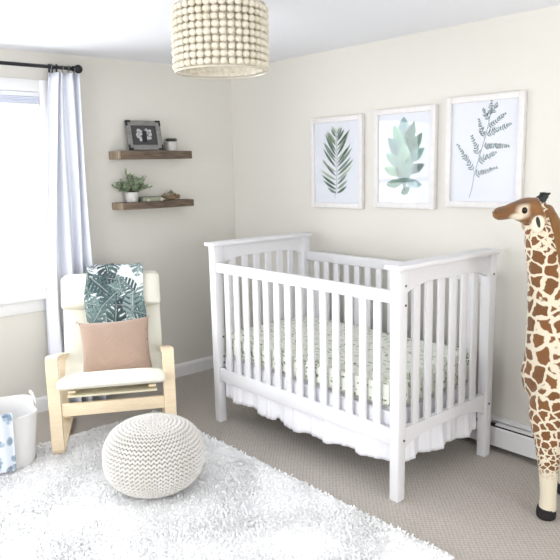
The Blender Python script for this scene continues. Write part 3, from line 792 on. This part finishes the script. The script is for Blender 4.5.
m_tas = mat('pale_tassel', (.62, .53, .46), .9)
for sx in (-1, 1):
    for sz in (-1, 1):
        b = B(); rr = random.Random(sx*3+sz)
        for k in range(14):
            a = math.atan2(sz, sx)+rr.uniform(-.7, .7); p = Vector((sx*(PW-.004), 0, sz*(PHt-.004))); l_ = .022 if (sx < 0 and sz > 0) else .010
            b.tube([p, p+Vector((math.cos(a)*l_, rr.uniform(-.008, .008), math.sin(a)*l_))], .0012, 5)
        b.to('corner_tassel', m_tas, pl)
pl.matrix_world = pm @ Matrix.Translation((.020, .300, .492)) @ Matrix.Rotation(math.radians(-24), 4, 'X') @ Matrix.Rotation(math.radians(-2), 4, 'Y')

# ------------------------------------------------------------------ storage basket with a blanket over its rim
t = thing('storage_basket', 'soft white canvas storage basket with handle left of the armchair', 'basket', (-2.045, -.64, .02), math.radians(-10))
H_ = .285; seg = 72
def bas(r_in):
    pr = []
    return pr
b = B()
prof = [(.135, 0), (.150, .006), (.158, .05), (.168, .16), (.176, .25), (.180, H_), (.176, H_+.004), (.172, H_), (.168, .25), (.160, .16), (.150, .05), (.140, .012)]
b.lathe(prof, seg, sq=3.6)
for v in b.bm.verts:
    a = math.atan2(v.co.y, v.co.x); k = max(v.co.z, 0)/H_
    v.co.z += k*(.010*math.sin(2*a+.7)+.005*math.sin(5*a)); v.co.x += k*.006*math.sin(a*7); v.co.y += .006*math.sin(v.co.z*45+a*2)*k*(1-k)*2
b.to('body', m_basket, t)
for sx, sy in ((1, .35), (-1, -.2)):
    b = B(); x0 = .176*sx
    b.tube(catmull([(x0, sy*.1-.045, .225), (x0+.012*sx, sy*.1-.042, .285), (x0+.004*sx, sy*.1-.02, .325), (x0, sy*.1+.02, .328), (x0+.012*sx, sy*.1+.04, .29), (x0, sy*.1+.045, .225)], 6), .011, 10, flat=.6)
    b.to('handle', m_basket, t)
fp = catmull([(0, a, c) for a, c in [(-.187, .02), (-.190, .08), (-.194, .16), (-.198, .24), (-.198, .298), (-.178, .312), (-.150, .290), (-.135, .22), (-.12, .12)]], 8)
NV = len(fp)-1; tot = [0]
for i in range(NV): tot.append(tot[-1]+(fp[i+1]-fp[i]).length)
uv = []
def bl2(u, v):
    s = v*tot[-1]; p, nn = onpath(s); wdt = .17; x = -.130+u*wdt; uv.append((u*wdt, s)); q = p.copy()
    q.x = x; q.y += -.006+.004*math.sin(u*14+v*3) + max(0, abs(x)-.09)*.5; return q
b = B(); b.grid(bl2, 80, 150); bk = b.to('folded_blanket', m_cloth, normals=False); uv = np.array(uv); rr = random.Random(14); fr_ = []
for k in range(60):
    c1 = rr.choice([(.07, .11, .16), (.12, .18, .24), (.20, .27, .34)]); fr_.append((rr.uniform(0, .17), rr.uniform(0, tot[-1]), rr.uniform(0, 6.28), rr.uniform(.03, .055), rr.uniform(.010, .017), 5, c1, tuple(c*1.6 for c in c1)))
set_col(bk.data, leaf_colours(uv[:, 0], uv[:, 1], fr_, (.68, .73, .80)))
bk.location = t.location; bk.rotation_euler = t.rotation_euler
tag(solid(bk, .003), 'pale blue leaf print cloth hanging over the basket rim', 'blanket')

# ------------------------------------------------------------------ giraffe
GO = Vector((-.36, -2.83, 0)) - rt*.047 + Vector((fw.x, fw.y, 0))*.03; GF = Vector((-.18, .98, 0)).normalized(); GL = Vector((-GF.y, GF.x, 0))
if GL.x > 0: GL = -GL
def g(a, l, z): return GF*a + GL*l + Vector((0, 0, z))
fh = Vector((fw.x, fw.y, 0)).normalized()
HB = g(.19, .0, 0); 
def hp(u, wv, z): # head coordinates: u toward image right, wv away from the camera
    return rt*u + fh*wv + Vector((0, 0, z))
_hp = hp
def hp(u, wv, z): return _hp(u+.047, wv, z)
t = thing('toy_giraffe', 'tall plush toy giraffe with brown patches standing by the wall', 'toy giraffe', GO)
b = B()
def chain(pts, rs, seg=20):
    P3 = catmull(pts, 5); R3 = [r.x for r in catmull([(r, 0, 0) for r in rs], 5)]
    b.tube(P3, R3, seg); b.ell(P3[0], (R3[0],)*3, sub=3); b.ell(P3[-1], (R3[-1],)*3, sub=3)
chain([g(-.50, 0, .66), g(-.36, 0, .64), g(-.15, 0, .64), g(0.0, 0, .62), g(.03, 0, .60)], [.135, .155, .160, .157, .145])
chain([g(.02, 0, .58), g(.04, 0, .70), g(.065, 0, .84), g(.085, 0, .98), g(.105, 0, 1.10), g(.122, 0, 1.20), g(.132, 0, 1.27)], [.150, .125, .097, .080, .072, .066, .052])
for sl_, kk in ((1, 0), (-1, 0)):
    chain([g(.0, sl_*.075, .58), g(.025, sl_*.095, .46), g(.015, sl_*.115, .34), g(.005, sl_*.13, .22), g(.0, sl_*.135, .12), g(.0, sl_*.135, .035)], [.095, .082, .060, .042, .034, .036])
    chain([g(-.47, sl_*.075, .60), g(-.46, sl_*.095, .46), g(-.50, sl_*.115, .32), g(-.50, sl_*.13, .20), g(-.48, sl_*.13, .10), g(-.48, sl_*.13, .035)], [.10, .085, .058, .042, .035, .036])
# head
hw = .086
chain([hp(-.165, hw, 1.300), hp(-.205, hw, 1.305), hp(-.245, hw, 1.300), hp(-.285, hw, 1.290), hp(-.315, hw, 1.285)], [.050, .046, .037, .031, .029])
b.ell(hp(-.190, hw, 1.262), (.042, .036, .036), sub=3)
b.ell(hp(-.225, hw, 1.272), (.036, .028, .024), sub=3)
b.ell(hp(-.322, hw, 1.282), (.022, .025, .023), sub=3)
tmp = b.to('tmp_body', None)
md = tmp.modifiers.new('r', 'REMESH'); md.mode = 'VOXEL'; md.voxel_size = .0052
md = tmp.modifiers.new('s', 'SMOOTH'); md.iterations = 9; md.factor = .5
dg = bpy.context.evaluated_depsgraph_get(); me = bpy.data.meshes.new_from_object(tmp.evaluated_get(dg)); bpy.data.objects.remove(tmp)
me.name = 'body'; me.polygons.foreach_set('use_smooth', [True]*len(me.polygons))
co_ = np.empty(len(me.vertices)*3); me.vertices.foreach_get('co', co_); co_ = co_.reshape(-1, 3)
zz = np.array([0, .20, .30, .42, .60, .80, 1.0, 1.12, 1.22, 1.4]); cs = np.array([.016, .018, .026, .038, .052, .062, .052, .040, .026, .024])
zt = np.linspace(0, 1.5, 600); ci = np.interp(zt, zz, cs); Sz = np.concatenate([[0], np.cumsum(.5*(1/ci[1:]+1/ci[:-1])*np.diff(zt))])
c = np.interp(co_[:, 2], zz, cs); fa = co_ @ np.array(GF[:]); la = co_ @ np.array(GL[:])
legside = np.where(co_[:, 2] < .40, np.sign(la)*.125, 0.); legf = np.where(fa > -.25, 0.02, -.48)*(co_[:, 2] < .40)
axf = np.interp(co_[:, 2], [0, .45, .7, 1.0, 1.27], [0, .02, .04, .09, .13])
trunk = (co_[:, 2] < .8) & (fa < -.1)
axf = np.where(trunk, 0, axf)
X = (fa-axf)/c; Y = la/c; Z = np.interp(co_[:, 2], zt, Sz)
coord = np.stack([X*.85, Y*.85, Z*.9], 1).astype(np.float32)
at_ = me.attributes.new('fur_coord', 'FLOAT_VECTOR', 'POINT'); at_.data.foreach_set('vector', coord.ravel())
u_ = co_ @ np.array(rt[:]) - .047; wv_ = co_ @ np.array(fh[:]); z_ = co_[:, 2]
cream = np.array((.72, .645, .50)); brown = np.array((.27, .115, .035))
spot = np.clip((z_-.185)/.05, 0, 1)
headm = (z_ > 1.245) & (u_ < -.150-(z_-1.30)*.3)
col = np.tile(cream, (len(z_), 1))
spot = np.where(headm, 0, spot)
hc = np.tile(np.array((.20, .09, .032)), (len(z_), 1))
def blob(cu, cz, ru, rz, colr, soft=.35):
    d = np.sqrt(((u_-cu)/ru)**2+((z_-cz)/rz)**2); k = np.clip((1+soft-d)/(2*soft), 0, 1)[:, None]
    return k*np.array(colr)
def paint(cu, cz, ru, rz, colr, soft=.35):
    global hc
    d = np.sqrt(((u_-cu)/ru)**2+((z_-cz)/rz)**2); k = np.clip((1+soft-d)/(2*soft), 0, 1)[:, None]; hc = hc*(1-k)+np.array(colr)*k
paint(-.222, 1.297, .032, .026, (.72, .62, .48)); paint(-.250, 1.272, .028, .014, (.74, .66, .52)); paint(-.185, 1.300, .024, .032, (.25, .115, .04))
paint(-.165, 1.255, .03, .02, (.62, .45, .30)); paint(-.315, 1.30, .03, .012, (.16, .08, .035)); paint(-.26, 1.335, .05, .010, (.15, .08, .04))
col = np.where(headm[:, None], hc, col)
set_col(me, col, 'fur'); sa = me.attributes.new('spot', 'FLOAT', 'POINT'); sa.data.foreach_set('value', spot.astype(np.float32))
mf = mat('giraffe_plush', cream, .95, sheen=.3); nt = mf.node_tree; L = nt.links.new; bs = nt.nodes['Principled BSDF']
def attr(n): a = nt.nodes.new('ShaderNodeAttribute'); a.attribute_name = n; return a
af, asp, acl = attr('fur_coord'), attr('spot'), attr('fur')
no = nt.nodes.new('ShaderNodeTexNoise'); no.inputs['Scale'].default_value = 1.6; no.inputs['Detail'].default_value = 1; L(af.outputs['Vector'], no.inputs['Vector'])
vm = nt.nodes.new('ShaderNodeVectorMath'); vm.operation = 'MULTIPLY_ADD'; L(no.outputs['Color'], vm.inputs[0]); vm.inputs[1].default_value = (.55, .55, .55); L(af.outputs['Vector'], vm.inputs[2])
vo = nt.nodes.new('ShaderNodeTexVoronoi'); vo.feature = 'DISTANCE_TO_EDGE'; vo.inputs['Scale'].default_value = 1; vo.inputs['Randomness'].default_value = .85; L(vm.outputs[0], vo.inputs['Vector'])
mr = nt.nodes.new('ShaderNodeMapRange'); mr.inputs[1].default_value = .085; mr.inputs[2].default_value = .125; L(vo.outputs['Distance'], mr.inputs[0])
mu = nt.nodes.new('ShaderNodeMath'); mu.operation = 'MULTIPLY'; L(mr.outputs[0], mu.inputs[0]); L(asp.outputs['Fac'], mu.inputs[1])
vc = nt.nodes.new('ShaderNodeTexVoronoi'); vc.inputs['Scale'].default_value = 1; vc.inputs['Randomness'].default_value = .85; L(vm.outputs[0], vc.inputs['Vector'])
mxb = nt.nodes.new('ShaderNodeMix'); mxb.data_type = 'RGBA'; mxb.inputs[6].default_value = (.215, .085, .026, 1); mxb.inputs[7].default_value = (.15, .068, .022, 1); L(vc.outputs['Color'], mxb.inputs[0])
mxx = nt.nodes.new('ShaderNodeMix'); mxx.data_type = 'RGBA'; L(mu.outputs[0], mxx.inputs[0]); L(acl.outputs['Color'], mxx.inputs[6]); L(mxb.outputs[2], mxx.inputs[7]); L(mxx.outputs[2], bs.inputs['Base Color'])
tc = nt.nodes.new('ShaderNodeTexCoord'); nb = nt.nodes.new('ShaderNodeTexNoise'); nb.inputs['Scale'].default_value = 260; L(tc.outputs['Object'], nb.inputs['Vector'])
bp = nt.nodes.new('ShaderNodeBump'); bp.inputs['Strength'].default_value = .5; bp.inputs['Distance'].default_value = .003; L(nb.outputs[0], bp.inputs['Height']); L(bp.outputs[0], bs.inputs['Normal'])
me.materials.clear(); me.materials.append(mf)
o = bpy.data.objects.new('body', me); C.objects.link(o); o.parent = t
# hooves
for (a, l) in ((0, .135), (0, -.135), (-.48, .13), (-.48, -.13)):
    b = B(); b.lathe([(.033, 0), (.039, .006), (.041, .025), (.038, .048), (.030, .052)], 24); 
    c0 = g(a, l, 0)
    for v in b.bm.verts: v.co += c0 + GF*.004
    b.to('hoof', m_hoof, t)
# eyes, ears, ossicones, mane, tail, nostril
for sg in (-1, 1):
    b = B(); b.ell(hp(-.222, hw+sg*.0315, 1.300), (.0155, .0145, .0165), sub=3); b.to('eye', m_eye, t)
    b = B(); b.tube(catmull([hp(-.160, hw+sg*.020, 1.322), hp(-.148, hw+sg*.022, 1.336), hp(-.134, hw+sg*.024, 1.352), hp(-.129, hw+sg*.024, 1.358)], 4), [.016]*3+[.014]*4+[.011]*3+[.010]*3, 14)
    for k in range(16):
        a = k*2.4; p = hp(-.130, hw+sg*.024, 1.355); q = p+rt*(.012*math.cos(a)+.004)+fh*.011*math.sin(a)+Vector((0, 0, .013)); b.tube([p, q], [.005, .003], 6)
    b.to('ossicone', m_blackfur, t)
    # ear: cupped leaf with cream rim
    ctr = hp(-.178, hw+sg*.070, 1.243)
    e1 = (Vector((0, 0, 1))*.9+rt*.12).normalized(); e3 = (fh*sg*.9+Vector((0, 0, .15))-rt*.35).normalized(); e2 = e1.cross(e3).normalized(); e3 = e2.cross(e1)
    Mx = Matrix((e1, e2, e3)).transposed().to_4x4()
    b = B(); b.ell(ctr, (.037, .026, .009), Mx, sub=3); b.tube([hp(-.150, hw+sg*.040, 1.262), ctr+Vector((0, 0, .004))], [.016, .012], 12); er = b.to('ear', m_creamfur, t)
    b = B(); b.ell(ctr+e3*.0065+e1*.008, (.024, .0085, .005), Mx @ Matrix.Rotation(.35*sg, 4, 'Z'), sub=3); b.to('inner_ear', m_blackfur, er)
    b = B(); b.ell(hp(-.338, hw+sg*.018, 1.290), (.005, .004, .003), sub=2); b.to('nostril', m_blackfur, t)
mp_ = catmull([hp(-.125, hw, 1.312), g(.070, .0, 1.255), g(.050, 0, 1.18), g(.030, 0, 1.09), g(.005, 0, .97), g(-.03, 0, .85), g(-.09, 0, .77)], 6)
b = B(); b.tube(mp_, [.018]+[.028]*(len(mp_)-3)+[.024, .012], 14, flat=.75)
for v in b.bm.verts: v.co += Vector((random.uniform(-1, 1), random.uniform(-1, 1), random.uniform(-1, 1)))*.002
b.to('mane', m_mane, t)
b = B(); b.tube(catmull([g(-.60, 0, .70), g(-.66, 0, .62), g(-.67, 0, .50), g(-.66, 0, .40)], 5), [.016]*8+[.012]*8, 10); b.ell(g(-.66, 0, .38), (.022, .022, .05), sub=2); b.to('tail', m_mane, t)
